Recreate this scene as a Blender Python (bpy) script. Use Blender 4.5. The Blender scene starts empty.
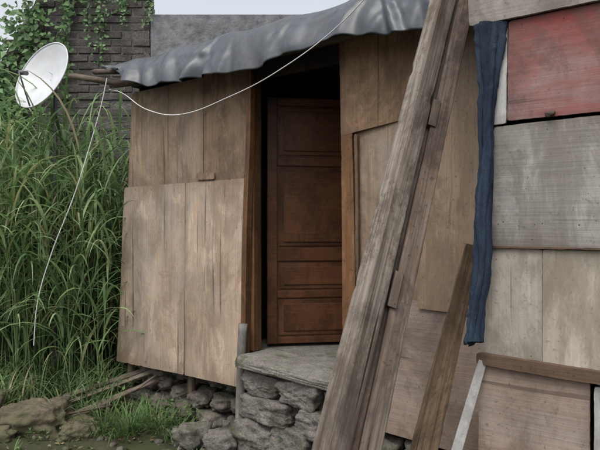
import bpy, math, random
from mathutils import Vector, Matrix, noise
random.seed(7)
R=random.uniform
scene=bpy.context.scene

# ---------------- node helpers ----------------
def new_mat(name):
    m=bpy.data.materials.new(name); m.use_nodes=True
    nt=m.node_tree; b=nt.nodes['Principled BSDF']
    return m,nt,b
def N(nt,t,**k):
    n=nt.nodes.new(t)
    for a,v in k.items(): setattr(n,a,v)
    return n
def L(nt,a,b): nt.links.new(a,b)
def vec(nt,scale,rand=True,off=0.0):
    tc=N(nt,'ShaderNodeTexCoord'); mp=N(nt,'ShaderNodeMapping')
    mp.inputs['Scale'].default_value=scale
    mp.inputs['Location'].default_value=(off,off*.7,off*1.3)
    if rand:
        oi=N(nt,'ShaderNodeObjectInfo'); mu=N(nt,'ShaderNodeMath',operation='MULTIPLY'); mu.inputs[1].default_value=37.0
        L(nt,oi.outputs['Random'],mu.inputs[0])
        ad=N(nt,'ShaderNodeVectorMath',operation='ADD')
        L(nt,tc.outputs['Object'],ad.inputs[0]); L(nt,mu.outputs[0],ad.inputs[1]); L(nt,ad.outputs[0],mp.inputs['Vector'])
    else: L(nt,tc.outputs['Object'],mp.inputs['Vector'])
    return mp.outputs['Vector']
def noi(nt,v,scale,detail=6,rough=.6,dist=0):
    n=N(nt,'ShaderNodeTexNoise'); n.inputs['Scale'].default_value=scale; n.inputs['Detail'].default_value=detail
    n.inputs['Roughness'].default_value=rough; n.inputs['Distortion'].default_value=dist
    L(nt,v,n.inputs['Vector']); return n.outputs['Fac']
def ramp(nt,f,stops):
    r=N(nt,'ShaderNodeValToRGB'); e=r.color_ramp.elements
    while len(e)<len(stops): e.new(.5)
    for i,(p,c) in enumerate(stops):
        e[i].position=p; e[i].color=(c[0],c[1],c[2],1) if hasattr(c,'__len__') else (c,c,c,1)
    L(nt,f,r.inputs['Fac']); return r.outputs['Color']
def mix(nt,a,b,f,mode='MIX'):
    m=N(nt,'ShaderNodeMix',data_type='RGBA',blend_type=mode)
    for sock,v in ((m.inputs[0],f),(m.inputs[6],a),(m.inputs[7],b)):
        if isinstance(v,(int,float)): sock.default_value=v
        elif isinstance(v,tuple): sock.default_value=(*v,1)
        else: L(nt,v,sock)
    return m.outputs[2]
def mul(nt,a,k):
    m=N(nt,'ShaderNodeMath',operation='MULTIPLY'); L(nt,a,m.inputs[0])
    if isinstance(k,(int,float)): m.inputs[1].default_value=k
    else: L(nt,k,m.inputs[1])
    return m.outputs[0]
def bump(nt,b,f,s=.3,d=.01):
    n=N(nt,'ShaderNodeBump'); n.inputs['Strength'].default_value=s; n.inputs['Distance'].default_value=d
    L(nt,f,n.inputs['Height']); L(nt,n.outputs[0],b.inputs['Normal'])
K=.70
def wood(name,c1,c2,axis='Z',stain=.5,stainc=(.10,.065,.04),edge=.6,rough=.75,fig=1.0,greyc=None,grey=0,fib=.2,peel=.3,crack=.5,k=K,blotch=.5,runs=1.0):
    c1=tuple(x*k for x in c1); c2=tuple(x*k for x in c2); stainc=tuple(x*k for x in stainc)
    m,nt,b=new_mat(name)
    s={'Z':(1,1,.13),'X':(.13,1,1)}[axis]; s2={'Z':(1,1,.02),'X':(.02,1,1)}[axis]; s3={'Z':(1,1,.3),'X':(.3,1,1)}[axis]
    fg=noi(nt,vec(nt,s),4.5*fig,7,.68,1.4)
    col=ramp(nt,fg,[(.30,c2),(.5,tuple((c1[i]*.6+c2[i]*.4) for i in range(3))),(.72,c1)])
    if greyc:
        gc=tuple(x*k for x in greyc)
        gn=noi(nt,vec(nt,s3,True,3.1),3.1,6,.72); gf=ramp(nt,gn,[(.55-grey*.35,0),(.72-grey*.25,1)]); col=mix(nt,col,gc,mul(nt,gf,.85))
    pl=noi(nt,vec(nt,s3,True,5.7),5,6,.68,.6)
    pf=ramp(nt,pl,[(.575,0),(.588,1)]); lite=tuple(min(.8,x*1.25+.02) for x in c1); col=mix(nt,col,lite,mul(nt,pf,peel))
    fb=noi(nt,vec(nt,s2),110,2,.6); col=mix(nt,col,ramp(nt,fb,[(.3,1-fib),(.62,1.0)]),1.0,'MULTIPLY')
    bl=noi(nt,vec(nt,(1,1,.8),True,9.3),1.7,8,.76,.4); col=mix(nt,col,ramp(nt,bl,[(.36,1-blotch),(.5,.92),(.62,1.1)]),1.0,'MULTIPLY')
    st=noi(nt,vec(nt,(1,1,.45),True,1.3),3.0,8,.78,.5); sf=ramp(nt,st,[(.505,0),(.56,.7),(.62,1)]); col=mix(nt,col,stainc,mul(nt,sf,stain))
    rn=noi(nt,vec(nt,(1,1,.05),True,7.7),14,3,.65); rf=ramp(nt,rn,[(.52,0),(.64,1)])
    rmk=noi(nt,vec(nt,(1,1,.5),True,2.2),2.2,2,.6); rf2=mul(nt,rf,ramp(nt,rmk,[(.42,.15),(.6,1)])); col=mix(nt,col,stainc,mul(nt,rf2,stain*.8*runs))
    sp=noi(nt,vec(nt,(1,1,1)),60,3,.65); col=mix(nt,col,stainc,ramp(nt,sp,[(.62,0),(.69,.75)]))
    ck=noi(nt,vec(nt,s2,True,4.4),34,2,.5); col=mix(nt,col,tuple(x*.35 for x in stainc),mul(nt,ramp(nt,ck,[(.67,0),(.70,1)]),crack))
    tc=N(nt,'ShaderNodeTexCoord'); se=N(nt,'ShaderNodeSeparateXYZ'); L(nt,tc.outputs['Generated'],se.inputs[0]); outs=[]
    for ax in (0,2):
        a=N(nt,'ShaderNodeMath',operation='SUBTRACT'); L(nt,se.outputs[ax],a.inputs[0]); a.inputs[1].default_value=.5
        c=N(nt,'ShaderNodeMath',operation='ABSOLUTE'); L(nt,a.outputs[0],c.inputs[0]); outs.append(c.outputs[0])
    mx=N(nt,'ShaderNodeMath',operation='MAXIMUM'); L(nt,outs[0],mx.inputs[0]); L(nt,outs[1],mx.inputs[1])
    ad=N(nt,'ShaderNodeMath',operation='MULTIPLY_ADD'); L(nt,st,ad.inputs[0]); ad.inputs[1].default_value=.34; L(nt,mx.outputs[0],ad.inputs[2])
    col=mix(nt,col,stainc,mul(nt,ramp(nt,ad.outputs[0],[(.58,0),(.72,1)]),edge))
    L(nt,col,b.inputs['Base Color']); b.inputs['Roughness'].default_value=rough; b.inputs['Specular IOR Level'].default_value=.22
    h=mix(nt,mix(nt,fb,fg,.4),ck,.25); bump(nt,b,h,.6,.004)
    return m

def rocky(name,c1,c2,moss=(.05,.07,.02),mossamt=.3,scale=6,bs=.8,rough=.92):
    m,nt,b=new_mat(name)
    a=noi(nt,vec(nt,(1,1,1),False),scale,8,.7); col=ramp(nt,a,[(.3,c2),(.7,c1)])
    f=noi(nt,vec(nt,(1,1,1),False),scale*9,4,.7); col=mix(nt,col,ramp(nt,f,[(.3,.5),(.65,1.05)]),1.0,'MULTIPLY')
    ms=noi(nt,vec(nt,(1,1,1),False,2.5),scale*.5,6,.65); col=mix(nt,col,moss,ramp(nt,ms,[(.62-mossamt*.3,0),(.72-mossamt*.2,.85)]))
    L(nt,col,b.inputs['Base Color']); b.inputs['Roughness'].default_value=rough; b.inputs['Specular IOR Level'].default_value=.2
    bump(nt,b,mix(nt,a,f,.5),bs,.03); return m
def leafy(name,stops,rough=.5,trans=.35,g=1.0):
    m,nt,b=new_mat(name); stops=[(p,tuple(x*g for x in c)) for p,c in stops]
    gm=N(nt,'ShaderNodeNewGeometry'); col=ramp(nt,gm.outputs['Random Per Island'],stops)
    n=noi(nt,vec(nt,(1,1,1),False),2.2,3); col=mix(nt,col,ramp(nt,n,[(.3,.6),(.65,1.15)]),1.0,'MULTIPLY')
    L(nt,col,b.inputs['Base Color']); b.inputs['Roughness'].default_value=rough; b.inputs['Specular IOR Level'].default_value=.35
    t=N(nt,'ShaderNodeBsdfTranslucent'); L(nt,col,t.inputs['Color'])
    ms=N(nt,'ShaderNodeMixShader'); ms.inputs[0].default_value=trans
    L(nt,b.outputs[0],ms.inputs[1]); L(nt,t.outputs[0],ms.inputs[2]); L(nt,ms.outputs[0],nt.nodes['Material Output'].inputs['Surface'])
    return m
def plain(name,c,rough=.6,var=.25,scale=20,metal=0):
    m,nt,b=new_mat(name)
    a=noi(nt,vec(nt,(1,1,1)),scale,6,.65); col=mix(nt,c,ramp(nt,a,[(.3,1-var*1.6),(.65,1)]),1.0,'MULTIPLY')
    L(nt,col,b.inputs['Base Color']); b.inputs['Roughness'].default_value=rough; b.inputs['Metallic'].default_value=metal
    bump(nt,b,a,.25,.003); return m

# ---------------- materials ----------------
M={}
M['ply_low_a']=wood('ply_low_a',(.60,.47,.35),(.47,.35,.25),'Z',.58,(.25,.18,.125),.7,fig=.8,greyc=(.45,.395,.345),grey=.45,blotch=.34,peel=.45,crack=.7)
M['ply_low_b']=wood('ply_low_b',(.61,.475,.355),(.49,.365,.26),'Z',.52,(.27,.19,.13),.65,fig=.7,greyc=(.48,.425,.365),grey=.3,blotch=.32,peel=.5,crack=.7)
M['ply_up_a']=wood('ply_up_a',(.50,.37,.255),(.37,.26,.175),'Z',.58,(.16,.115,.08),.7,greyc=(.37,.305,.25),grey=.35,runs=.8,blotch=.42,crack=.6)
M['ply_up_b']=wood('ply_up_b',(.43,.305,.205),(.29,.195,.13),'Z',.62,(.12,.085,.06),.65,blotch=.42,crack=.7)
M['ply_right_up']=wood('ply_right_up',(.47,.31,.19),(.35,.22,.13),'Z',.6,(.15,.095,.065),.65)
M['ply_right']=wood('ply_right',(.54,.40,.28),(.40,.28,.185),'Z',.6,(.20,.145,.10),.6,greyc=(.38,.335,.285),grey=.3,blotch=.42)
M['ply_pink']=wood('ply_pink',(.46,.35,.28),(.34,.25,.195),'X',.6,(.18,.13,.10),.7,greyc=(.39,.335,.295),grey=.35,runs=.3,blotch=.45)
M['orange']=wood('orange_frame',(.36,.19,.09),(.22,.105,.045),'Z',.5,(.07,.04,.025),.4,rough=.5,k=.56)
M['door']=wood('door_wood',(.25,.108,.05),(.155,.064,.03),'X',.5,(.045,.022,.013),.35,rough=.42,k=.52,peel=.1,crack=.3,runs=.3)
M['grey_ply']=wood('grey_ply',(.42,.39,.36),(.32,.295,.27),'X',.62,(.16,.14,.12),.75,greyc=(.44,.42,.39),grey=.5,rough=.8,blotch=.42,runs=.15)
M['cream']=wood('cream_ply',(.55,.50,.415),(.45,.40,.32),'Z',.62,(.25,.21,.16),.7,greyc=(.45,.42,.375),grey=.4,fib=.1,blotch=.4)
M['pale']=wood('pale_ply',(.49,.455,.41),(.38,.35,.31),'X',.58,(.18,.155,.13),.6,runs=.3)
M['red']=wood('red_board',(.33,.078,.068),(.245,.06,.054),'X',.62,(.14,.085,.075),.75,fib=.1,greyc=(.35,.25,.235),grey=.42,peel=.3,blotch=.42,runs=.2)
M['batten']=wood('batten_wood',(.20,.13,.085),(.10,.065,.045),'X',.5,(.05,.035,.03),.3,runs=.3)
M['beam']=wood('beam_weathered',(.35,.29,.23),(.14,.11,.085),'Z',.8,(.085,.06,.045),.3,greyc=(.36,.32,.275),grey=.45,fig=3.2,fib=.6,crack=1,blotch=.6,k=.74)
M['beam2']=wood('beam_brown',(.22,.155,.115),(.10,.07,.05),'Z',.7,(.045,.03,.025),.3,fig=3,fib=.55,crack=1,greyc=(.22,.185,.155),grey=.3,k=.74,blotch=.6)
M['plank']=wood('plank_brown',(.33,.235,.15),(.16,.105,.065),'Z',.7,(.07,.045,.03),.4,fig=2.5,fib=.5,crack=.9,k=.78)
M['white']=wood('white_painted',(.66,.66,.64),(.54,.54,.52),'Z',.5,(.32,.30,.27),.55,fib=.08)
M['pole']=wood('pole_wood',(.20,.155,.12),(.09,.07,.05),'Z',.5,(.04,.03,.02),.2,fig=3)
M['post']=wood('post_weathered',(.33,.31,.285),(.21,.195,.175),'Z',.6,(.10,.09,.075),.3,fig=2)
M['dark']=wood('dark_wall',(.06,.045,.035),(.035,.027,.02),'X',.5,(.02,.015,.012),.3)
M['stick']=wood('stick_wood',(.34,.28,.22),(.15,.12,.09),'Z',.4,(.05,.04,.03),.1,fig=4)
M['stone']=rocky('stone',(.20,.18,.15),(.06,.052,.045),mossamt=.35)
M['block']=rocky('rough_block',(.28,.26,.235),(.115,.102,.09),(.07,.07,.04),.42,7,1.0)
M['moss_stone']=rocky('moss_stone',(.17,.145,.10),(.075,.064,.047),(.085,.085,.045),.5,4)
M['soil']=rocky('soil',(.095,.078,.06),(.035,.028,.022),(.035,.045,.018),.35,1.5,.8,.65)
M['slab']=rocky('sill_concrete',(.31,.295,.26),(.155,.142,.12),mossamt=.15,scale=9)
M['brick']=rocky('old_brick',(.145,.132,.125),(.048,.042,.040),(.055,.055,.04),.3,5)
M['mortar']=rocky('mortar',(.18,.17,.165),(.075,.07,.066),(.05,.06,.035),.3,4)
M['plaster']=rocky('plaster',(.24,.245,.26),(.12,.12,.128),(.085,.085,.075),.3,1.2)
M['grass']=leafy('grass_blade',[(0,(.075,.135,.05)),(.32,(.14,.235,.085)),(.70,(.22,.33,.14)),(.86,(.30,.40,.20)),(.93,(.36,.36,.17)),(1,(.42,.35,.22))],g=1.05)
M['weed']=leafy('weed_leaf',[(0,(.05,.11,.025)),(.5,(.10,.19,.055)),(.9,(.18,.27,.10)),(1,(.30,.26,.13))])
M['ivy']=leafy('ivy_leaf',[(0,(.05,.11,.03)),(.5,(.10,.20,.07)),(1,(.20,.32,.14))],g=1.1)
M['dead']=leafy('dead_leaf',[(0,(.08,.05,.03)),(.5,(.17,.12,.07)),(1,(.28,.22,.13))],.8,.1)
M['dish']=plain('dish_white',(.56,.58,.60),.35,.16,4)
M['metal']=plain('bracket_metal',(.12,.12,.12),.5,.3,30,.5)
M['cord']=plain('cable_white',(.60,.60,.60),.5,.08)
M['nail']=plain('nail_rust',(.05,.03,.02),.7)
m,nt,b=new_mat('tarpaulin')
a=noi(nt,vec(nt,(1,1,1),False),2.2,8,.65); col=ramp(nt,a,[(.3,(.038,.045,.054)),(.7,(.070,.082,.097))])
f=noi(nt,vec(nt,(1,1,1),False),24,6,.7); col=mix(nt,col,ramp(nt,f,[(.3,.7),(.6,1.05)]),1.0,'MULTIPLY')
d=noi(nt,vec(nt,(1,1,.4),False,4),5,7,.7); col=mix(nt,col,(.065,.06,.053),mul(nt,ramp(nt,d,[(.50,0),(.62,1)]),.5))
L(nt,col,b.inputs['Base Color']); b.inputs['Roughness'].default_value=.40; b.inputs['Specular IOR Level'].default_value=.42
def crumple(sc,ds):
    v0=vec(nt,(1,1,.7),False); nn=N(nt,'ShaderNodeTexNoise'); nn.inputs['Scale'].default_value=sc*.5; nn.inputs['Detail'].default_value=2; L(nt,v0,nn.inputs['Vector'])
    sc_=N(nt,'ShaderNodeVectorMath',operation='SCALE'); sc_.inputs['Scale'].default_value=ds; L(nt,nn.outputs['Color'],sc_.inputs[0])
    ad=N(nt,'ShaderNodeVectorMath',operation='ADD'); L(nt,v0,ad.inputs[0]); L(nt,sc_.outputs[0],ad.inputs[1])
    vo=N(nt,'ShaderNodeTexVoronoi',feature='F1'); vo.inputs['Scale'].default_value=sc; L(nt,ad.outputs[0],vo.inputs['Vector']); return vo.outputs['Distance']
w=mix(nt,crumple(5,.35),crumple(16,.12),.3); bump(nt,b,w,.22,.02); M['tarp']=m
m,nt,b=new_mat('denim')
a=noi(nt,vec(nt,(1,1,.25),False),14,6,.6); col=ramp(nt,a,[(.3,(.006,.011,.024)),(.7,(.028,.044,.070))])
f=noi(nt,vec(nt,(1,1,1),False),260,2); col=mix(nt,col,ramp(nt,f,[(.35,.6),(.6,1.1)]),1.0,'MULTIPLY')
L(nt,col,b.inputs['Base Color']); b.inputs['Roughness'].default_value=.8; b.inputs['Specular IOR Level'].default_value=.2
bump(nt,b,a,.7,.01); M['denim']=m

# ---------------- geometry helpers ----------------
def mesh_obj(name,vs,fs,mat,parent=None,mw=None,smooth=False):
    me=bpy.data.meshes.new(name); me.from_pydata(vs,[],fs); me.update()
    o=bpy.data.objects.new(name,me); scene.collection.objects.link(o)
    if mat: me.materials.append(mat)
    if parent: o.parent=parent
    if mw is not None: o.matrix_local=mw
    if smooth: me.polygons.foreach_set('use_smooth',[True]*len(me.polygons))
    return o
def empty(name,mw=Matrix()):
    o=bpy.data.objects.new(name,None); scene.collection.objects.link(o); o.matrix_world=mw; o.empty_display_size=.1; return o
def bevel(o,w=.004,seg=2):
    md=o.modifiers.new('b','BEVEL'); md.width=w; md.segments=seg; md.limit_method='ANGLE'
def box(name,x0,x1,y0,y1,z0,z1,mat,parent=None,bv=.004,mw=None):
    cx,cy,cz=(x0+x1)/2,(y0+y1)/2,(z0+z1)/2
    vs=[(x-cx,y-cy,z-cz) for x in (x0,x1) for y in (y0,y1) for z in (z0,z1)]
    fs=[(0,1,3,2),(4,6,7,5),(0,4,5,1),(2,3,7,6),(0,2,6,4),(1,5,7,3)]
    o=mesh_obj(name,vs,fs,mat,parent,(mw or Matrix())@Matrix.Translation((cx,cy,cz)))
    if bv: bevel(o,bv)
    return o
def panel(name,c,y,mat,parent,th=.012,warp=.012,rag=.0013,bulge=0.0,chip=.12):
    """sheet in local xz; corners bl,br,tr,tl ; real thickness, slight warp, worn edges"""
    w=max(abs(c[1][0]-c[0][0]),abs(c[2][0]-c[3][0])); h=max(abs(c[3][1]-c[0][1]),abs(c[2][1]-c[1][1]))
    nx=max(2,int(w/.015)); nz=max(2,int(h/.015)); sd=R(0,100)
    nx=min(nx,110); nz=min(nz,110)
    cx=sum(p[0] for p in c)/4; cz=sum(p[1] for p in c)/4
    F=[];B=[]
    def rg(t,q):
        v=rag*(noise.noise((sd,t*8,q))*1.2+noise.noise((sd,t*45,q))*1.2); k=noise.noise((sd+5,t*13,q+3))
        return v, (max(0,k-.38)*.06*chip*(1+noise.noise((t*70,sd,0))))
    for j in range(nz+1):
        for i in range(nx+1):
            u=i/nx; v=j/nz
            x=(c[0][0]*(1-u)+c[1][0]*u)*(1-v)+(c[3][0]*(1-u)+c[2][0]*u)*v
            z=(c[0][1]*(1-u)+c[1][1]*u)*(1-v)+(c[3][1]*(1-u)+c[2][1]*u)*v
            if i in(0,nx):
                a_,k_=rg(z,i); x+=a_+(k_ if i==0 else -k_)
            if j in(0,nz):
                a_,k_=rg(x,j+50); z+=a_+(k_ if j==0 else -k_)
            if (i in(0,nx)) and (j in(0,nz)):
                x+=(rag*2 if i==0 else -rag*2); z+=(rag*2 if j==0 else -rag*2)
            yy=warp*noise.noise((x*1.3+sd,z*1.3,sd)) - bulge*math.sin(math.pi*u)*math.sin(math.pi*v)
            F.append((x-cx,yy,z-cz)); B.append((x-cx,yy+th,z-cz))
    n=len(F); fs=[]; W=nx+1
    for j in range(nz):
        for i in range(nx):
            a=j*W+i; fs.append((a,a+1,a+W+1,a+W)); fs.append((n+a,n+a+W,n+a+W+1,n+a+1))
    for i in range(nx):
        fs.append((i,n+i,n+i+1,i+1)); a=nz*W+i; fs.append((a,a+1,n+a+1,n+a))
    for j in range(nz):
        a=j*W; fs.append((a,a+W,n+a+W,n+a)); a=j*W+nx; fs.append((a,n+a,n+a+W,a+W))
    return mesh_obj(name,F+B,fs,mat,parent,Matrix.Translation((cx,y,cz)))
def frame_between(p0,p1,roll=0,side=Vector((1,0,0))):
    p0=Vector(p0);p1=Vector(p1); z=(p1-p0).normalized(); x=(side-z*side.dot(z)).normalized(); y=z.cross(x)
    m=Matrix((( x.x,y.x,z.x,p0.x),(x.y,y.y,z.y,p0.y),(x.z,y.z,z.z,p0.z),(0,0,0,1)))
    return m@Matrix.Rotation(roll,4,'Z'),(p1-p0).length
def beam(name,p0,p1,w,d,mat,roll=0,parent=None,taper=1,seg=.02,wob=.002,nk=.035):
    mw,ln=frame_between(p0,p1,roll); n=max(2,int(ln/seg)); vs=[];fs=[];sd=R(0,99)
    r=min(w,d)*.05
    prof=[(-w/2+r,-d/2),(w/2-r,-d/2),(w/2,-d/2+r),(w/2,d/2-r),(w/2-r,d/2),(-w/2+r,d/2),(-w/2,d/2-r),(-w/2,-d/2+r)]
    for k in range(n+1):
        z=ln*k/n; t=1+(taper-1)*k/n
        for i,(a,b_) in enumerate(prof):
            cr=((i+1)//2)%4
            nick=max(0,noise.noise((sd+cr*7,z*7,3))-.35)*nk*min(1,min(w,d)/.05)
            f=1-nick/max(w,d)*2
            vs.append((a*t*f+wob*.4*noise.noise((sd+cr,z*3,0))+wob*.2*noise.noise((sd+cr,z*22,0))+wob*1.0*noise.noise((sd,z*.9,7)),b_*t*f+wob*.4*noise.noise((sd+cr,z*3,9)),z+(wob*4*noise.noise((i,sd,0)) if k in(0,n) else 0)))
    for k in range(n):
        for i in range(8):
            j=(i+1)%8; fs.append((k*8+i,k*8+j,(k+1)*8+j,(k+1)*8+i))
    fs.append(tuple(range(7,-1,-1))); fs.append(tuple(n*8+i for i in range(8)))
    o=mesh_obj(name,vs,fs,mat)
    if parent: o.parent=parent; o.matrix_parent_inverse=parent.matrix_world.inverted()
    o.matrix_world=mw
    return o
def log(name,pts,r0,r1,mat,parent=None,sides=10,knob=.12):
    vs=[];fs=[];sd=R(0,99); P=[Vector(p) for p in pts]
    Q=[]
    for a,b_ in zip(P[:-1],P[1:]):
        k=max(1,int((b_-a).length/.06)); Q+= [a.lerp(b_,i/k) for i in range(k)]
    Q.append(P[-1]); n=len(Q)-1; d=(Q[-1]-Q[0]).normalized()
    s=Vector((0,0,1)) if abs(d.z)<.8 else Vector((1,0,0)); x=(s-d*s.dot(d)).normalized(); y=d.cross(x); O=Q[0]
    mw=Matrix(((x.x,y.x,d.x,O.x),(x.y,y.y,d.y,O.y),(x.z,y.z,d.z,O.z),(0,0,0,1))); inv=mw.inverted()
    for k,q in enumerate(Q):
        q=inv@q; r=r0+(r1-r0)*k/n
        for i in range(sides):
            a=2*math.pi*i/sides; rr=r*(1+knob*noise.noise((math.cos(a)*1.5+sd,math.sin(a)*1.5,q.z*5))*1.6)
            vs.append((q.x+rr*math.cos(a),q.y+rr*math.sin(a),q.z))
    for k in range(n):
        for i in range(sides):
            j=(i+1)%sides; fs.append((k*sides+i,k*sides+j,(k+1)*sides+j,(k+1)*sides+i))
    fs.append(tuple(range(sides-1,-1,-1))); fs.append(tuple(n*sides+i for i in range(sides)))
    o=mesh_obj(name,vs,fs,mat,smooth=True)
    if parent: o.parent=parent; o.matrix_parent_inverse=parent.matrix_world.inverted()
    o.matrix_world=mw
    return o
def cable(name,pts,r,mat):
    cu=bpy.data.curves.new(name,'CURVE'); cu.dimensions='3D'; cu.bevel_depth=r; cu.bevel_resolution=2; cu.resolution_u=10
    sp=cu.splines.new('BEZIER'); sp.bezier_points.add(len(pts)-1)
    for p,q in zip(sp.bezier_points,pts): p.co=q; p.handle_left_type=p.handle_right_type='AUTO'
    o=bpy.data.objects.new(name,cu); scene.collection.objects.link(o); cu.materials.append(mat); return o
import bmesh
_ico={}
def ico(sub):
    if sub not in _ico:
        bm=bmesh.new(); bmesh.ops.create_icosphere(bm,subdivisions=sub,radius=1); bm.verts.ensure_lookup_table()
        _ico[sub]=([v.co.copy() for v in bm.verts],[tuple(v.index for v in f.verts) for f in bm.faces]); bm.free()
    return _ico[sub]
def stones(name,lst,mat,parent=None,mw=None,sub=4,rough=.10,boxy=.55):
    V=[];F=[]
    for (c,s,rz) in lst:
        base=len(V); sd=R(0,500); iv,fc=ico(sub); rot=Matrix.Rotation(rz,3,'Z')@Matrix.Rotation(R(-.12,.12),3,'X')@Matrix.Rotation(R(-.08,.08),3,'Y')
        sk=(R(-.2,.2),R(-.2,.2))
        for v in iv:
            mxx=max(abs(v.x),abs(v.y),abs(v.z)); k=(1/mxx)**boxy
            p=v*k*.88
            n=noise.fractal(v*1.6+Vector((sd,0,0)),.8,2.1,6); p=p*(1+rough*n*1.8)
            vd=noise.voronoi(v*1.5+Vector((sd,3,1)))[0]; p=p*(1+rough*.9*(vd[1]-vd[0]-.35))
            p=Vector((p.x*(1+sk[0]*p.z),p.y,p.z*(1+sk[1]*p.x)))
            p=Vector((p.x*s[0],p.y*s[1],p.z*s[2])); p=rot@p+Vector(c); V.append(p)
        F+=[tuple(i+base for i in f) for f in fc]
    return mesh_obj(name,V,F,mat,parent,mw,smooth=True)

# ---------------- camera / light / world ----------------
cam=bpy.data.cameras.new('camera'); co=bpy.data.objects.new('camera',cam); scene.collection.objects.link(co)
co.location=(0,0,1.55); co.rotation_euler=(math.radians(90),0,0); cam.lens=35; cam.sensor_width=36; cam.clip_end=500; scene.camera=co
el,az=math.radians(62),math.radians(205)
w=bpy.data.worlds.new('World'); scene.world=w; w.use_nodes=True; nt=w.node_tree
sk=N(nt,'ShaderNodeTexSky',sky_type='NISHITA'); sk.sun_disc=False; sk.sun_elevation=el; sk.sun_rotation=az; sk.dust_density=6; sk.air_density=1.2
hs=N(nt,'ShaderNodeHueSaturation'); hs.inputs['Saturation'].default_value=.28; hs.inputs['Value'].default_value=1.7
L(nt,sk.outputs[0],hs.inputs['Color']); bg=nt.nodes['Background']; L(nt,hs.outputs[0],bg.inputs['Color']); bg.inputs['Strength'].default_value=.15
sd_=bpy.data.lights.new('sun','SUN'); so=bpy.data.objects.new('sun',sd_); scene.collection.objects.link(so)
sd_.energy=.5; sd_.angle=math.radians(45); sd_.color=(1,.99,.97)
dirv=Vector((math.sin(az)*math.cos(el),math.cos(az)*math.cos(el),math.sin(el)))
so.rotation_euler=dirv.to_track_quat('Z','Y').to_euler(); so.location=(0,-3,8)
scene.view_settings.view_transform='Standard'; scene.view_settings.look='None'; scene.view_settings.exposure=0

# ---------------- ground ----------------
def gh(x,y):
    d=math.hypot(x,y-4); f=1/(1+(d/12)**2)
    h=f*(.05*noise.noise((x*1.3,y*1.3,0))+.03*noise.noise((x*5,y*5,2))+.012*noise.noise((x*14,y*14,5)))
    if x<-1.3: h+=.12*min(1,(-1.3-x)/1.2)*f
    return h
vs=[];fs=[];n=150
def sp(k): 
    t=(k/n)*2-1; return 3.5*t+116*t**5+ (40*t**9)
for j in range(n+1):
    for i in range(n+1):
        x=sp(i)-.5; y=sp(j)+4; vs.append((x,y,gh(x,y)))
for j in range(n):
    for i in range(n):
        a=j*(n+1)+i; fs.append((a,a+1,a+n+2,a+n+1))
mesh_obj('ground',vs,fs,M['soil'],smooth=True)

# ---------------- shack ----------------
ANG=math.atan2(-.608,.793)
SM=Matrix.Translation((-.352,4.1,0))@Matrix.Rotation(ANG,4,'Z')
def SW(s,y,z): return SM@Vector((s,y,z))
shack=empty('plywood_shack',SM)
panel('lower_sheet_left',[(-1.51,.385),(-.661,.40),(-.650,1.875),(-1.40,1.865)],-.026,M['ply_low_a'],shack,warp=.018,chip=.4)
panel('lower_sheet_right',[(-.661,.395),(-.07,.40),(.0,1.88),(-.650,1.872)],-.024,M['ply_low_b'],shack,warp=.018,chip=.4)
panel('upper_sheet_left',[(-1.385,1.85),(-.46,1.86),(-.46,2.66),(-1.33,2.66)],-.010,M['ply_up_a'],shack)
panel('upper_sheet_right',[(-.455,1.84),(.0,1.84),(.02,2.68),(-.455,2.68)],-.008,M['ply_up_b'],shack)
panel('patch_sheet',[(-.52,1.89),(-.33,1.885),(-.33,1.935),(-.52,1.94)],-.022,M['ply_up_b'],shack,th=.008)
panel('door_jamb_left',[(-.062,.56),(-.018,.56),(.045,2.62),(.004,2.62)],-.034,M['orange'],shack,th=.05,warp=.02,rag=.001)
box('door_jamb_inner',-.02,.02,.02,.10,.66,2.6,M['orange'],shack)
panel('door_jamb_right',[(.80,.62),(.90,.62),(.865,2.12),(.785,2.12)],-.030,M['orange'],shack,th=.03,warp=.01)
panel('door_trim',[(.905,.78),(.925,.78),(.905,2.10),(.885,2.10)],-.038,M['plank'],shack,th=.02,warp=.008)
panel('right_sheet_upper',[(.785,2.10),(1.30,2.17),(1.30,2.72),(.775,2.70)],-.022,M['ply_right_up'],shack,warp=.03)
panel('right_sheet_mid',[(.90,1.12),(1.32,1.10),(1.30,2.19),(.885,2.12)],-.012,M['ply_right'],shack,warp=.02)
panel('right_sheet_main',[(1.305,1.08),(2.15,1.06),(2.15,2.72),(1.285,2.72)],-.026,M['ply_right'],shack,warp=.02)
panel('right_sheet_low',[(.91,.34),(2.15,.30),(2.15,1.10),(.90,1.13)],-.019,M['ply_pink'],shack,warp=.02,chip=.4)
box('sill_beam',-1.42,-.02,.03,.10,.42,.50,M['dark'],shack)
box('top_plate',-1.36,2.3,.03,.10,2.60,2.67,M['dark'],shack)
box('side_wall_left',-1.40,-1.385,.11,2.1,.40,2.85,M['ply_up_b'],shack)
box('side_wall_right',2.16,2.175,.0,2.1,.30,2.85,M['ply_up_b'],shack)
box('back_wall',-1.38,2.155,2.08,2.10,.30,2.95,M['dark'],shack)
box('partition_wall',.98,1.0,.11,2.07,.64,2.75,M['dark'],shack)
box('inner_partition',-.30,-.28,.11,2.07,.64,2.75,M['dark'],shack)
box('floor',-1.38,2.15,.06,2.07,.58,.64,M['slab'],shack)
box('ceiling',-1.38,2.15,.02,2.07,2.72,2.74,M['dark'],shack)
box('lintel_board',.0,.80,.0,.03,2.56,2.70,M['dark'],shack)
leaf=bpy.data.objects.new('door_leaf',None); scene.collection.objects.link(leaf); leaf.parent=shack
leaf.matrix_local=Matrix.Translation((-.055,.25,0))@Matrix.Rotation(math.radians(46),4,'Z')
W=.84; Z0=.665; Z1=2.50
box('core',.01,W-.01,.012,.026,Z0+.01,Z1-.01,M['door'],leaf,.001)
for nm,a,b_ in (('stile_hinge',0,.075),('stile_lock',W-.07,W)): box(nm,a,b_,-.004,.036,Z0,Z1,M['door'],leaf,.004)
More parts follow.
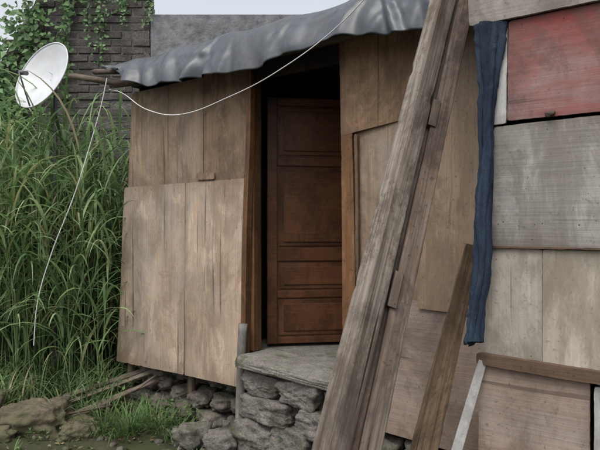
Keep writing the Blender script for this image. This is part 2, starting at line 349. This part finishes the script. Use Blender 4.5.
rails=[(Z0,.715),(1.005,1.06),(1.28,1.38),(1.99,2.06),(2.44,Z1)]
for i,(a,b_) in enumerate(rails): box('rail_%d'%i,.076,W-.071,-.002,.034,a,b_,M['door'],leaf,.005)
for i in range(4):
    a=rails[i][1]+.012; b_=rails[i+1][0]-.012; x0,x1=.088,W-.085
    box('mould_%d'%i,x0,x1,.004,.0125,a,b_,M['door'],leaf,.004)
    box('field_%d'%i,x0+.035,x1-.035,-.006,.0035,a+.03,b_-.03,M['door'],leaf,.008)
nv=[];nf=[]
def nail(s,y,z,r=.004):
    b0=len(nv)
    for k in range(6):
        a=k*math.pi/3; nv.append((s+r*math.cos(a),y,z+r*math.sin(a)))
    nv.append((s,y-.003,z))
    for k in range(6): nf.append((b0+k,b0+(k+1)%6,b0+6))
for s0,s1,z in ((-1.37,-.05,1.84),(-1.45,-.1,.44),(-1.3,-.03,2.55),(-1.36,-.03,1.915),(.95,1.9,.42),(.93,1.9,1.04),(.83,1.9,2.6),(1.33,1.95,1.15)):
    k=int((s1-s0)/.16)
    for i in range(k+1): nail(s0+(s1-s0)*i/k+R(-.05,.05),-.043,z+R(-.02,.02),R(.002,.0045))
for s in (-1.43,-.68,-.08,1.33):
    for i in range(8): nail(s+R(-.012,.012)+( .09*i/10 if s==-1.43 else 0),-.043,.5+i*.18+R(-.05,.05),R(.002,.004))
mesh_obj('nails',nv,nf,M['nail'],shack)

# tarpaulin roof
hem=[(-1.42,2.84),(-1.26,2.79),(-1.05,2.665),(-.73,2.59),(-.3,2.575),(.10,2.56),(.30,2.555),(.55,2.60),(.85,2.62),(1.15,2.60),(1.48,2.565),(1.9,2.56),(2.4,2.58)]
def hz(s):
    for (a,za),(b_,zb) in zip(hem[:-1],hem[1:]):
        if s<=b_: 
            t=max(0,min(1,(s-a)/(b_-a))); return za+(zb-za)*(t*t*(3-2*t))
    return hem[-1][1]
nu,nv_=640,64; vs=[];fs=[]
rf=random.Random(5)
# hanging folds gathered at tie points: narrow at the top, opening towards the hem
folds=[(rf.uniform(-1.4,2.35),rf.uniform(-.18,.18),rf.uniform(.010,.032),rf.uniform(.03,.07)) for _ in range(40)]
ties=[-1.15,-.62,-.12,.42,.95,1.45,2.0]
for i in range(nu+1):
    s=-1.42+3.82*i/nu
    dt=min(abs(s-t_) for t_ in ties)
    for j in range(nv_+1):
        v=j/nv_
        z0=hz(s)+.020*noise.noise((s*3.5,0,3))+.010*noise.noise((s*11,0,3))-.016*min(1,dt/.25)+.008
        zt=2.895-.022*math.sin(min(1,dt/.27)*math.pi/2)+.012*noise.noise((s*3,1,1))
        if v<.55:
            q=v/.55; y=-.255+.150*q**1.6; z=z0+(zt-z0)*(.6*q+.4*math.sin(q*math.pi/2))
            y+=.016*(1-q*.5)*noise.noise((s*2.2+q*1.2,q*.8,0))*1.5
            for (cs,ck_,ca,cw) in folds:
                w_=cw*(1.25-.75*q); dd=(s-cs-ck_*(q-.3)-.012*noise.noise((q*2,cs*9,0)))/w_
                if abs(dd)<3.2: y-=ca*(math.exp(-dd*dd)*1.0)*(1-q*.8)-ca*.35*math.exp(-(abs(dd)-1.5)**2*2)*(1-q)
            # slack horizontal wrinkles under the pole
            y+=.007*math.sin(q*17+4*noise.noise((s*2.5,0,9)))*max(0,noise.noise((s*1.7,q*2,21)))*1.6
            z+=.004*noise.noise((s*8,q*5,8))
        else:
            q=(v-.55)/.45; y=-.105+2.31*q; z=zt+.008+.40*q+.03*noise.noise((s*2.2,q*5,7))-.02*abs(math.sin(q*9))
        sl=0
        if s<-1.2: sl=-.06*noise.noise((0,v*9,2))
        vs.append((s+sl,y,z))
for i in range(nu):
    for j in range(nv_):
        a=i*(nv_+1)+j; fs.append((a,a+nv_+1,a+nv_+2,a+1))
t=mesh_obj('tarpaulin_sheet',vs,fs,M['tarp'],shack,smooth=True); md=t.modifiers.new('s','SOLIDIFY'); md.thickness=.002
log('eave_pole_a',[SW(-1.86,-.25,2.835),SW(-1.3,-.19,2.71),SW(-.4,-.13,2.67),SW(1.0,-.13,2.67),SW(2.2,-.13,2.67)],.026,.026,M['pole'],shack)
log('eave_pole_b',[SW(-1.66,-.15,2.86),SW(-.9,-.06,2.77),SW(.6,-.06,2.76),SW(2.2,-.06,2.77)],.024,.024,M['pole'],shack)
log('eave_pole_c',[SW(-1.55,-.06,2.74),SW(-.9,-.02,2.70),SW(1.3,-.02,2.70)],.02,.022,M['pole'],shack)
for i,s in enumerate((-1.1,-.35,.4,1.2,1.9)):
    log('rafter_%d'%i,[SW(s,-.15,2.68),SW(s,2.1,3.05)],.02,.02,M['pole'],shack)
log('corner_post',[SW(-.045,-.06,.02),SW(-.03,-.055,.62),SW(-.02,-.05,.86)],.034,.032,M['post'],shack,16,.05)
log('prop_post',[SW(-1.40,.02,.0),SW(-1.38,.03,.55)],.03,.03,M['pole'],shack)
log('prop_post_mid',[SW(-.72,.1,.0),SW(-.70,.1,.55)],.035,.03,M['pole'],shack)

# ---------------- stone foundation ----------------
B=[((.16,.04,.47),(.17,.16,.095),.05),((.50,.03,.465),(.19,.17,.10),-.06),((.82,.05,.46),(.16,.15,.10),.1),
   ((.22,.02,.30),(.25,.17,.10),-.04),((.66,.03,.29),(.21,.17,.10),.08),((.92,.05,.30),(.10,.14,.10),0),
   ((.12,.0,.12),(.17,.17,.12),.1),((.45,.01,.12),(.19,.18,.125),-.1),((.80,.02,.12),(.19,.18,.125),.06)]
fd=empty('stone_foundation',SM)
stones('blocks',B,M['block'],fd,None,sub=5,rough=.09,boxy=.85)
lst=[]
def course(s0,s1,z,h,y,dep,wmin,wmax):
    s=s0
    while s<s1:
        w_=R(wmin,wmax); lst.append(((s+w_/2,y+R(-.07,.05),z+h/2+R(-.02,.02)),(w_/2*R(.8,1.05),dep,h/2*R(.85,1.2)),R(-.4,.4))); s+=w_
course(-1.45,.0,.0,.15,.16,.16,.10,.34); course(-1.4,0,.14,.13,.20,.14,.10,.3); course(-1.4,0,.27,.13,.24,.14,.10,.3)
course(.98,2.1,.0,.17,.05,.14,.2,.36); course(.98,2.1,.16,.15,.07,.14,.2,.36)
stones('rubble_courses',lst,M['stone'],fd,None,sub=4,rough=.15)
box('earth_fill',-1.40,2.1,.32,2.0,-.05,.56,M['soil'],fd)
stones('door_sill_slab',[((.42,.02,.60),(.47,.20,.04),.02)],M['slab'],fd,None,sub=5,rough=.035,boxy=.9)
lst=[]
for (px,Y,sz) in ((192,4.15,.13),(222,4.02,.14),(246,4.12,.11),(268,4.02,.14),(292,3.98,.11),(215,4.4,.10),(180,4.6,.09),(248,4.3,.09),(160,4.9,.08),(310,3.9,.09),(330,3.75,.12),(365,3.55,.1),(390,3.4,.1),(140,5.0,.08),(205,4.6,.09),(120,4.5,.06),(235,4.45,.07),(172,4.3,.06),(258,4.2,.06),(205,4.25,.06),(280,4.1,.05)):
    X=(px-300)*Y/583; lst.append(((X,Y,sz*.35),(sz*R(.9,1.25),sz*R(.7,1),sz*R(.5,.8)),R(0,3)))
nb=len(lst)
for k in range(260):
    X=R(-2.4,1.2);Y=R(3.3,5.0); sz=R(.006,.035); lst.append(((X,Y,gh(X,Y)+sz*.1),(sz,sz*.8,sz*.6),R(0,3)))
stones('rubble_stones',lst[:nb],M['block'],sub=4,rough=.13,boxy=.7); stones('pebbles',lst[nb:],M['stone'],sub=2)
stones('mossy_boulder',[((-2.0,4.32,.08),(.33,.22,.17),.1),((-2.55,4.45,.08),(.3,.25,.2),.4),((-1.62,4.28,.02),(.17,.15,.12),.5),((-2.3,4.1,.02),(.3,.16,.1),0)],M['moss_stone'],sub=5,rough=.15,boxy=.6)
sticks=empty('broken_timber',Matrix())
beam('stick_1',(-1.28,5.0,.32),(-2.02,4.60,.14),.05,.02,M['stick'],parent=sticks)
beam('stick_2',(-1.20,4.9,.33),(-1.95,4.62,.10),.035,.025,M['stick'],parent=sticks)
beam('stick_3',(-1.12,4.9,.28),(-1.80,4.42,.08),.05,.015,M['stick'],parent=sticks)
log('stick_4',[(-1.7,4.4,.09),(-1.3,4.7,.24),(-1.1,4.9,.36)],.014,.01,M['stick'],sticks)
log('stick_5',[(-.95,4.35,.03),(-.6,4.5,.07)],.012,.008,M['stick'],sticks)
log('stick_6',[(-1.9,4.3,.12),(-1.45,4.5,.16)],.012,.008,M['pole'],sticks)

# ---------------- right clad structure ----------------
KM=Matrix.Translation((.753,2.4,0))@Matrix.Rotation(ANG,4,'Z')
clad=empty('board_clad_hut',KM)
panel('top_board',[(-.045,2.365),(1.5,2.355),(1.5,2.95),(-.06,2.95)],-.035,M['pale'],clad,th=.018)
panel('pale_strip',[(.028,1.955),(.098,1.955),(.105,2.36),(.04,2.36)],-.012,M['white'],clad,warp=.004)
panel('red_board',[(.103,1.965),(1.5,1.955),(1.5,2.36),(.11,2.36)],-.015,M['red'],clad,warp=.01)
panel('grey_board',[(.03,1.465),(1.5,1.47),(1.5,1.965),(.052,1.945)],-.024,M['grey_ply'],clad,warp=.012)
panel('cream_board_left',[(-.008,1.00),(.2365,.99),(.2365,1.455),(.012,1.46)],-.012,M['cream'],clad,warp=.004,chip=.05,rag=.0006)
panel('cream_board_right',[(.2385,.99),(1.5,.98),(1.5,1.462),(.2385,1.455)],-.013,M['cream'],clad,warp=.004,chip=.05,rag=.0006)
panel('batten',[(-.012,.985),(1.5,.945),(1.5,1.0),(-.012,1.03)],-.045,M['batten'],clad,th=.03,warp=.004)
panel('low_board',[(-.02,.10),(.40,.10),(.405,.985),(-.01,.985)],-.016,M['ply_pink'],clad,warp=.01)
panel('low_white_board',[(.415,.10),(1.5,.10),(1.5,.96),(.42,.96)],-.014,M['white'],clad,warp=.01)
panel('grey_seam_lath',[(.03,1.458),(1.5,1.46),(1.5,1.468),(.03,1.466)],-.026,M['batten'],clad,th=.01,warp=.002,rag=.0005)
box('corner_stud',.0,.06,.002,.06,.0,2.9,M['batten'],clad)
box('side_wall',.005,.02,.062,.55,.0,2.9,M['batten'],clad)
box('far_side_wall',1.48,1.5,.01,.55,.0,2.9,M['batten'],clad)
box('rear_wall',.0,1.5,.55,.57,.0,2.9,M['batten'],clad)
box('flat_roof',-.06,1.56,-.08,.62,2.952,2.975,M['batten'],clad)
nv=[];nf=[]
for i in range(30): nail(.06+i*.05+R(-.02,.02),-.040,1.56+R(-.012,.006),R(.001,.003))
for z in (1.50,1.92,1.05,1.42):
    for i in range(7): nail(.05+i*.2+R(-.06,.06),-.034,z+R(-.012,.012),R(.0015,.0028))
for i in range(7): nail(.13+i*.15+R(-.05,.05),-.025,2.33+R(-.01,.01),.0025)
mesh_obj('nails',nv,nf,M['nail'],clad)
stones('tar_lump',[((.27,-.03,1.972),(.022,.012,.010),0),((.262,-.03,1.966),(.012,.01,.008),0)],M['nail'],clad,None,sub=3)

# ---------------- hanging jeans ----------------
path=[(.772,2.345,2.36,.048),(.762,2.34,2.25,.038),(.754,2.335,2.10,.025),(.742,2.33,1.95,.021),(.742,2.33,1.80,.025),(.736,2.33,1.62,.027),(.728,2.325,1.45,.030),(.712,2.32,1.30,.025),(.697,2.32,1.18,.025),(.685,2.32,1.085,.034)]
vs=[];fs=[];nz=150;ns=56
def lerp_path(t):
    k=t*(len(path)-1); i=min(int(k),len(path)-2); f=k-i; f2=f*f*(3-2*f)
    return [path[i][q]*(1-f2)+path[i+1][q]*f2 for q in range(4)]
for k in range(nz+1):
    x,y,z,r=lerp_path(k/nz)
    x+=.008*noise.noise((z*4,0,1))
    for i in range(ns):
        a=2*math.pi*i/ns
        fold=1+.40*noise.noise((math.cos(a)*1.8,math.sin(a)*1.8,z*3.2))*1.6+.16*math.sin(4*a+z*7+2*noise.noise((z*3,1,1)))+.16*noise.noise((math.cos(a)*4,math.sin(a)*4,z*18))
        fold+=.16*(1-min(1,abs(noise.noise((math.cos(a),z*11,3+math.sin(a))))*6))
        vs.append((x+r*1.05*fold*math.cos(a),y+r*.62*fold*math.sin(a),z+ (.018*math.cos(a+1)+.008*math.sin(3*a) if k==nz else 0)))
for k in range(nz):
    for i in range(ns):
        j=(i+1)%ns; fs.append((k*ns+i,k*ns+j,(k+1)*ns+j,(k+1)*ns+i))
je=mesh_obj('hanging_jeans',vs,fs,M['denim'],smooth=True)
def leg2():
    vs=[];fs=[]
    for k in range(70):
        x,y,z,r=lerp_path(k/90); z-=.02
        for i in range(28):
            a=2*math.pi*i/28; fold=1+.25*noise.noise((math.cos(a)*2+7,math.sin(a)*2,z*3))*1.5
            vs.append((x+.018+r*.75*fold*math.cos(a),y+.028+r*.5*fold*math.sin(a),z))
    for k in range(69):
        for i in range(28):
            j=(i+1)%28; fs.append((k*28+i,k*28+j,(k+1)*28+j,(k+1)*28+i))
    mesh_obj('second_leg',vs,fs,M['denim'],je,smooth=True)
leg2()
for o in (je,)+tuple(je.children):
    md=o.modifiers.new('s','SOLIDIFY'); md.thickness=.003

# ---------------- leaning timbers ----------------
def ext(p0,p1,z0,z1):
    p0=Vector(p0);p1=Vector(p1);d=(p1-p0)/(p1.z-p0.z); return p0+d*(z0-p0.z), p0+d*(z1-p0.z)
lt=empty('leaning_timber_frame',Matrix())
a,b_=ext((.098,1.85,.836),(.699,2.85,2.65),.0,3.0); beam('timber_main',a,b_,.096,.080,M['beam'],math.radians(42),lt,wob=.005)
a2,b2=ext((.225,1.92,.810),(.822,2.90,2.67),.0,2.95); beam('timber_second',a2,b2,.075,.05,M['beam2'],math.radians(12),lt,wob=.004,nk=.012)
a3,b3=ext((.165,1.92,.81),(.765,2.91,2.67),.05,2.9); beam('timber_inner',a3,b3,.05,.03,M['beam2'],math.radians(5),lt,wob=.003,nk=.01)
for k,zc in enumerate((2.03,1.31,.75)):
    p=a3+(b3-a3)*((zc-a3.z)/(b3.z-a3.z)); d=(b3-a3).normalized()*.07; o_=Vector((.022,-.035,.0))
    beam('spacer_block_%d'%k,p-d+o_,p+d+o_,.035,.03,M['pole'],.2,lt)
a,b_=ext((.536,2.50,.585),(.770,2.60,1.447),.0,1.46); beam('leaning_plank',a,b_,.155,.025,M['plank'],math.radians(8),None,taper=.45,wob=.005)
a,b_=ext((.60,2.30,.60),(.735,2.36,.985),.0,1.0); beam('white_lath',a,b_,.055,.015,M['white'],math.radians(10),None,taper=.6)

# ---------------- back walls ----------------
BY=6.6
def ztop(x): return min(5.0,max(2.6,3.35+1.75*(x+3.4)))
V=[];F=[]
z=0;row=0
while z<5.0:
    x=-5.2+(.125 if row%2 else 0)
    while x<-1.70:
        l=.232+R(-.008,.006)
        if z<ztop(x+.1) and random.random()>.015:
            dy=R(-.010,.010)
            if random.random()<.04: dy=.05
            b0=len(V); x1=min(x+l,-1.69); j=lambda:R(-.005,.005)
            for xx in (x,x1):
                for yy in (BY-.03+dy,BY+.06):
                    for zz in (z,z+.073): V.append((xx+j(),yy+j(),zz+j()))
            F+=[tuple(b0+q for q in f) for f in ((0,1,3,2),(4,6,7,5),(0,4,5,1),(2,3,7,6),(0,2,6,4),(1,5,7,3))]
        x+=.246
    z+=.087;row+=1
bw=empty('brick_wall',Matrix())
o=mesh_obj('bricks',V,F,M['brick'],bw); bevel(o,.006,2)
pv=[(-5.2,0),(-1.70,0),(-1.70,5.0),(-2.45,5.0),(-3.4,3.35),(-3.82,2.6),(-5.2,2.6)]
n=len(pv); vs=[(x,BY-.020,z) for x,z in pv]+[(x,BY+.2,z) for x,z in pv]
fs=[tuple(range(n)),tuple(range(2*n-1,n-1,-1))]+[(i,i+n,(i+1)%n+n,(i+1)%n) for i in range(n)]
mesh_obj('mortar_core',vs,fs,M['mortar'],bw)
pw=empty('plaster_wall',Matrix())
box('wall_body',-1.69,4.5,BY-.02,BY+.2,0,3.93,M['plaster'],pw,.012)

# ---------------- foliage ----------------
class Fol:
    def __init__(s): s.v=[];s.f=[]
    def leaf(s,p,d,n,l,w):
        d=d.normalized(); sdv=d.cross(n); 
        if sdv.length<1e-3: sdv=Vector((1,0,0))
        sdv.normalize(); up=sdv.cross(d); b=len(s.v)
        s.v+= [p,p+d*l*.4+sdv*w*.5+up*w*.12,p+d*l-up*l*.15,p+d*l*.4-sdv*w*.5+up*w*.12,p+d*l*.45-up*w*.05]
        s.f+= [(b,b+1,b+4),(b+1,b+2,b+4),(b+2,b+3,b+4),(b+3,b,b+4)]
    def blade(s,p,az,el,l,w,droop,seg=8,twist=0):
        b=len(s.v); q=Vector(p); hd=Vector((math.cos(az),math.sin(az),0)); sd=Vector((-math.sin(az),math.cos(az),0)); st=l/seg
        for k in range(seg+1):
            t=k/seg; ww=w*min(1,(.35+t*4))*(1-t**2.2)+.0006
            sv=(sd*math.cos(twist*t)+Vector((0,0,1))*math.sin(twist*t))
            s.v+= [q-sv*ww/2,q+sv*ww/2]
            e=el-droop*(t**1.2); q=q+(hd*math.cos(e)+Vector((0,0,1))*math.sin(e))*st
        for k in range(seg): s.f.append((b+2*k,b+2*k+1,b+2*k+3,b+2*k+2))
    def make(s,name,mat,smooth=True): return mesh_obj(name,s.v,s.f,mat,smooth=smooth)

G=Fol()
def stem(x,y,h):
    z0=gh(x,y); la=R(0,6.28); lean=R(.02,.25); top=Vector((x+math.cos(la)*lean*h,y+math.sin(la)*lean*h,z0+h))
    base=Vector((x,y,z0)); b=len(G.v)
    for k in range(5):
        t=k/4; c=base.lerp(top,t)+Vector((math.cos(la),math.sin(la),0))*(t*t-t)*lean*h*.4; r=.005*(1-t*.6)
        G.v+= [c+Vector((r,0,0)),c+Vector((-r*.5,r*.87,0)),c+Vector((-r*.5,-r*.87,0))]
    for k in range(4):
        for i in range(3):
            j=(i+1)%3; G.f.append((b+k*3+i,b+k*3+j,b+k*3+3+j,b+k*3+3+i))
    nl=int(5+h*3); az=R(0,6.28)
    for i in range(nl):
        t=(i+1)/(nl+.5); t=.12+.88*t
        c=base.lerp(top,t)+Vector((math.cos(la),math.sin(la),0))*(t*t-t)*lean*h*.4
        az+=math.pi+R(-.7,.7)
        G.blade(c,az,R(.95,1.35),R(.45,1.0)*(.75+.25*h/2),R(.010,.030),R(1.4,2.8),8,R(-.8,.8))
cnt=0
while cnt<480:
    x=R(-4.2,-1.55); y=R(4.75,6.45)
    rel=SM.inverted()@Vector((x,y,0))
    if rel.x>-1.74 and rel.y>-.20: continue
    px=300+583*x/y
    hmax=1.55+(225-(98+ max(0,(px-50))*.35+max(0,px-98)*1.4))*y/583 if px>-60 else 2.4
    h=min(2.5,max(.6,hmax-.15))*R(.64,1.02)
    if y<5.0: h*=.8
    stem(x,y,h); cnt+=1
for k in range(1300):
    x=R(-3.6,-1.5); y=R(4.55,5.3); rel=SM.inverted()@Vector((x,y,0))
    if rel.x>-1.58 and rel.y>-.06: continue
    G.blade((x,y,gh(x,y)),R(0,6.28),R(.9,1.5),R(.25,.6),R(.006,.015),R(.8,2.2),6)
G.make('tall_grass',M['grass'])

Wd=Fol()
def tuft(x,y,n,l,spread=.08):
    for k in range(n):
        a=R(0,6.28); r=R(0,spread); xx=x+r*math.cos(a);yy=y+r*math.sin(a)
        Wd.blade((xx,yy,gh(xx,yy)),a+R(-.6,.6),R(.8,1.5),l*R(.5,1.1),R(.004,.012),R(.6,2.0),6)
for (x,y,n_,l) in ((-1.25,4.28,130,.34),(-1.05,4.35,90,.28),(-1.45,4.35,90,.30),(-.9,4.3,60,.22),(-1.2,4.6,50,.25),(-1.6,4.5,60,.28),(-.7,4.5,25,.15),(-.05,3.92,25,.14),(.02,3.86,20,.15),(-.3,4.2,15,.12),(-2.3,4.6,60,.3),(.2,3.7,25,.14),(.5,3.3,40,.2)):
    tuft(x,y,n_,l,.19)
for k in range(220):
    x=R(-3,2);y=R(2.2,5.2); tuft(x,y,5,R(.05,.13),.05)
for k in range(460):
    c=random.choice([(-.05,3.84,.32),(-.98,4.4,.25),(-1.5,4.7,.3),(-.6,4.6,.2),(.03,3.75,.16),(-1.85,4.15,.12)])
    p=Vector((c[0]+random.gauss(0,.07),c[1]+random.gauss(0,.05),max(.02,R(.02,c[2]))))
    Wd.leaf(p,Vector((R(-1,1),R(-1,1),R(-.3,.7))),Vector((R(-.4,.4),R(-.6,.1),1)),R(.02,.045),R(.012,.028))
Wd.make('weeds',M['weed'])
D=Fol()
for k in range(1100):
    x=R(-2.6,1.2);y=R(3.2,5.0)
    D.leaf(Vector((x,y,gh(x,y)+R(.005,.02))),Vector((R(-1,1),R(-1,1),R(-.2,.3))),Vector((R(-.4,.4),R(-.4,.4),1)),R(.02,.06),R(.012,.03))
D.make('leaf_litter',M['dead'])
I=Fol()
def ivyleaf(p,sz):
    I.leaf(p,Vector((R(-1,1),R(-.7,.1),R(-1,.4))),Vector((R(-.5,.5),-1,R(-.1,.9))),sz*R(.7,1.3),sz*R(.6,1.0))
k=0
while k<11500:
    x=R(-5.2,-2.2); zt=ztop(x)+.12+.22*noise.noise((x*2.5,0,0)); z=R(.8,zt)
    px=300+583*x/BY
    dens=1 if px<34 else max(.0,1-(px-34)/46)
    if z<3.0 and px>30: dens*=.12
    n1=noise.noise((x*2.2,z*2.2,4))
    if random.random()>dens*(.65+.9*n1): 
        k+=.3; continue
    ivyleaf(Vector((x,BY-.06-abs(random.gauss(0,.10))*(1+n1),z)),R(.04,.085)); k+=1
for v in range(40):
    x=R(-2.75,-1.62); z=5.05; zl=R(3.2,4.6) if x<-2.1 else R(3.7,4.7); y=BY-.06
    while z>zl:
        x+=R(-.018,.018); z-=.022; y=BY-.05-R(0,.05)
        if random.random()<.8: ivyleaf(Vector((x+R(-.03,.03),y,z)),R(.03,.055))
I.make('ivy',M['ivy'])

# ---------------- satellite dishes ----------------
def dish(c,nrm,rad,mast_base):
    root=empty('satellite_dish',Matrix.Translation(c)); nrm=Vector(nrm).normalized()
    q=nrm.to_track_quat('Z','Y').to_matrix().to_4x4(); vs=[];fs=[];nr,na=14,56
    for i in range(nr+1):
        r=rad*i/nr
        for k in range(na):
            a=2*math.pi*k/na; vs.append((r*math.cos(a),r*1.08*math.sin(a),.32*r*r/rad))
    for i in range(nr):
        for k in range(na):
            j=(k+1)%na; fs.append((i*na+k,(i+1)*na+k,(i+1)*na+j,i*na+j))
    def to_world(ob): ob.parent=root; ob.matrix_parent_inverse=root.matrix_world.inverted()
    root.matrix_world=Matrix.Translation(c)
    bpy.context.view_layer.update()
    o=mesh_obj('reflector',vs,fs,M['dish'],root,q,smooth=True); md=o.modifiers.new('s','SOLIDIFY'); md.thickness=.006
    cu=bpy.data.curves.new('rim','CURVE'); cu.dimensions='3D'; cu.bevel_depth=.006; s_=cu.splines.new('POLY'); s_.points.add(na-1); s_.use_cyclic_u=True
    for k in range(na):
        a=2*math.pi*k/na; s_.points[k].co=(rad*math.cos(a),rad*1.08*math.sin(a),.32*rad,1)
    ro=bpy.data.objects.new('rim',cu); scene.collection.objects.link(ro); cu.materials.append(M['dish']); ro.parent=root; ro.matrix_local=q
    def rodw(nm,p,q2,r,m): log(nm,[p,q2],r,r,m,root,8,0)
    qq=Matrix.Translation(c)@q
    low=qq@Vector((0,-rad*1.05,.32*rad)); foc=qq@Vector((0,-rad*.35,rad*.95))
    rodw('feed_arm',low,foc,.008,M['metal']); rodw('lnb',foc,foc+(qq.to_3x3()@Vector((0,.04,-.07))),.020,M['metal'])
    back=qq@Vector((0,0,-.06)); rodw('bracket',qq@Vector((0,0,0)),back,.04,M['metal'])
    rodw('mast',back+Vector((0,0,.06)),Vector((back.x,back.y,mast_base)),.02,M['metal'])
dish((-2.27,5.3,2.86),(-.40,-.74,.32),.31,.0)
dish((-2.90,5.3,2.72),(-.30,-.78,.32),.29,.0)

# ---------------- cables ----------------
cable('white_cable',[(-1.62,4.95,2.70),(-1.396,4.60,2.587),(-1.12,4.32,2.40),(-.864,4.15,2.335),(-.48,3.92,2.41),(-.062,3.5,2.52),(.198,3.28,2.655),(.346,3.08,2.75),(.62,2.8,3.0)],.0033,M['cord'])
cable('white_cord',[(-1.548,4.68,2.73),(-1.60,4.70,2.52),(-1.654,4.70,2.324),(-1.80,4.66,1.80),(-1.965,4.6,1.31),(-2.06,4.58,.945),(-2.10,4.6,.6)],.004,M['cord'])
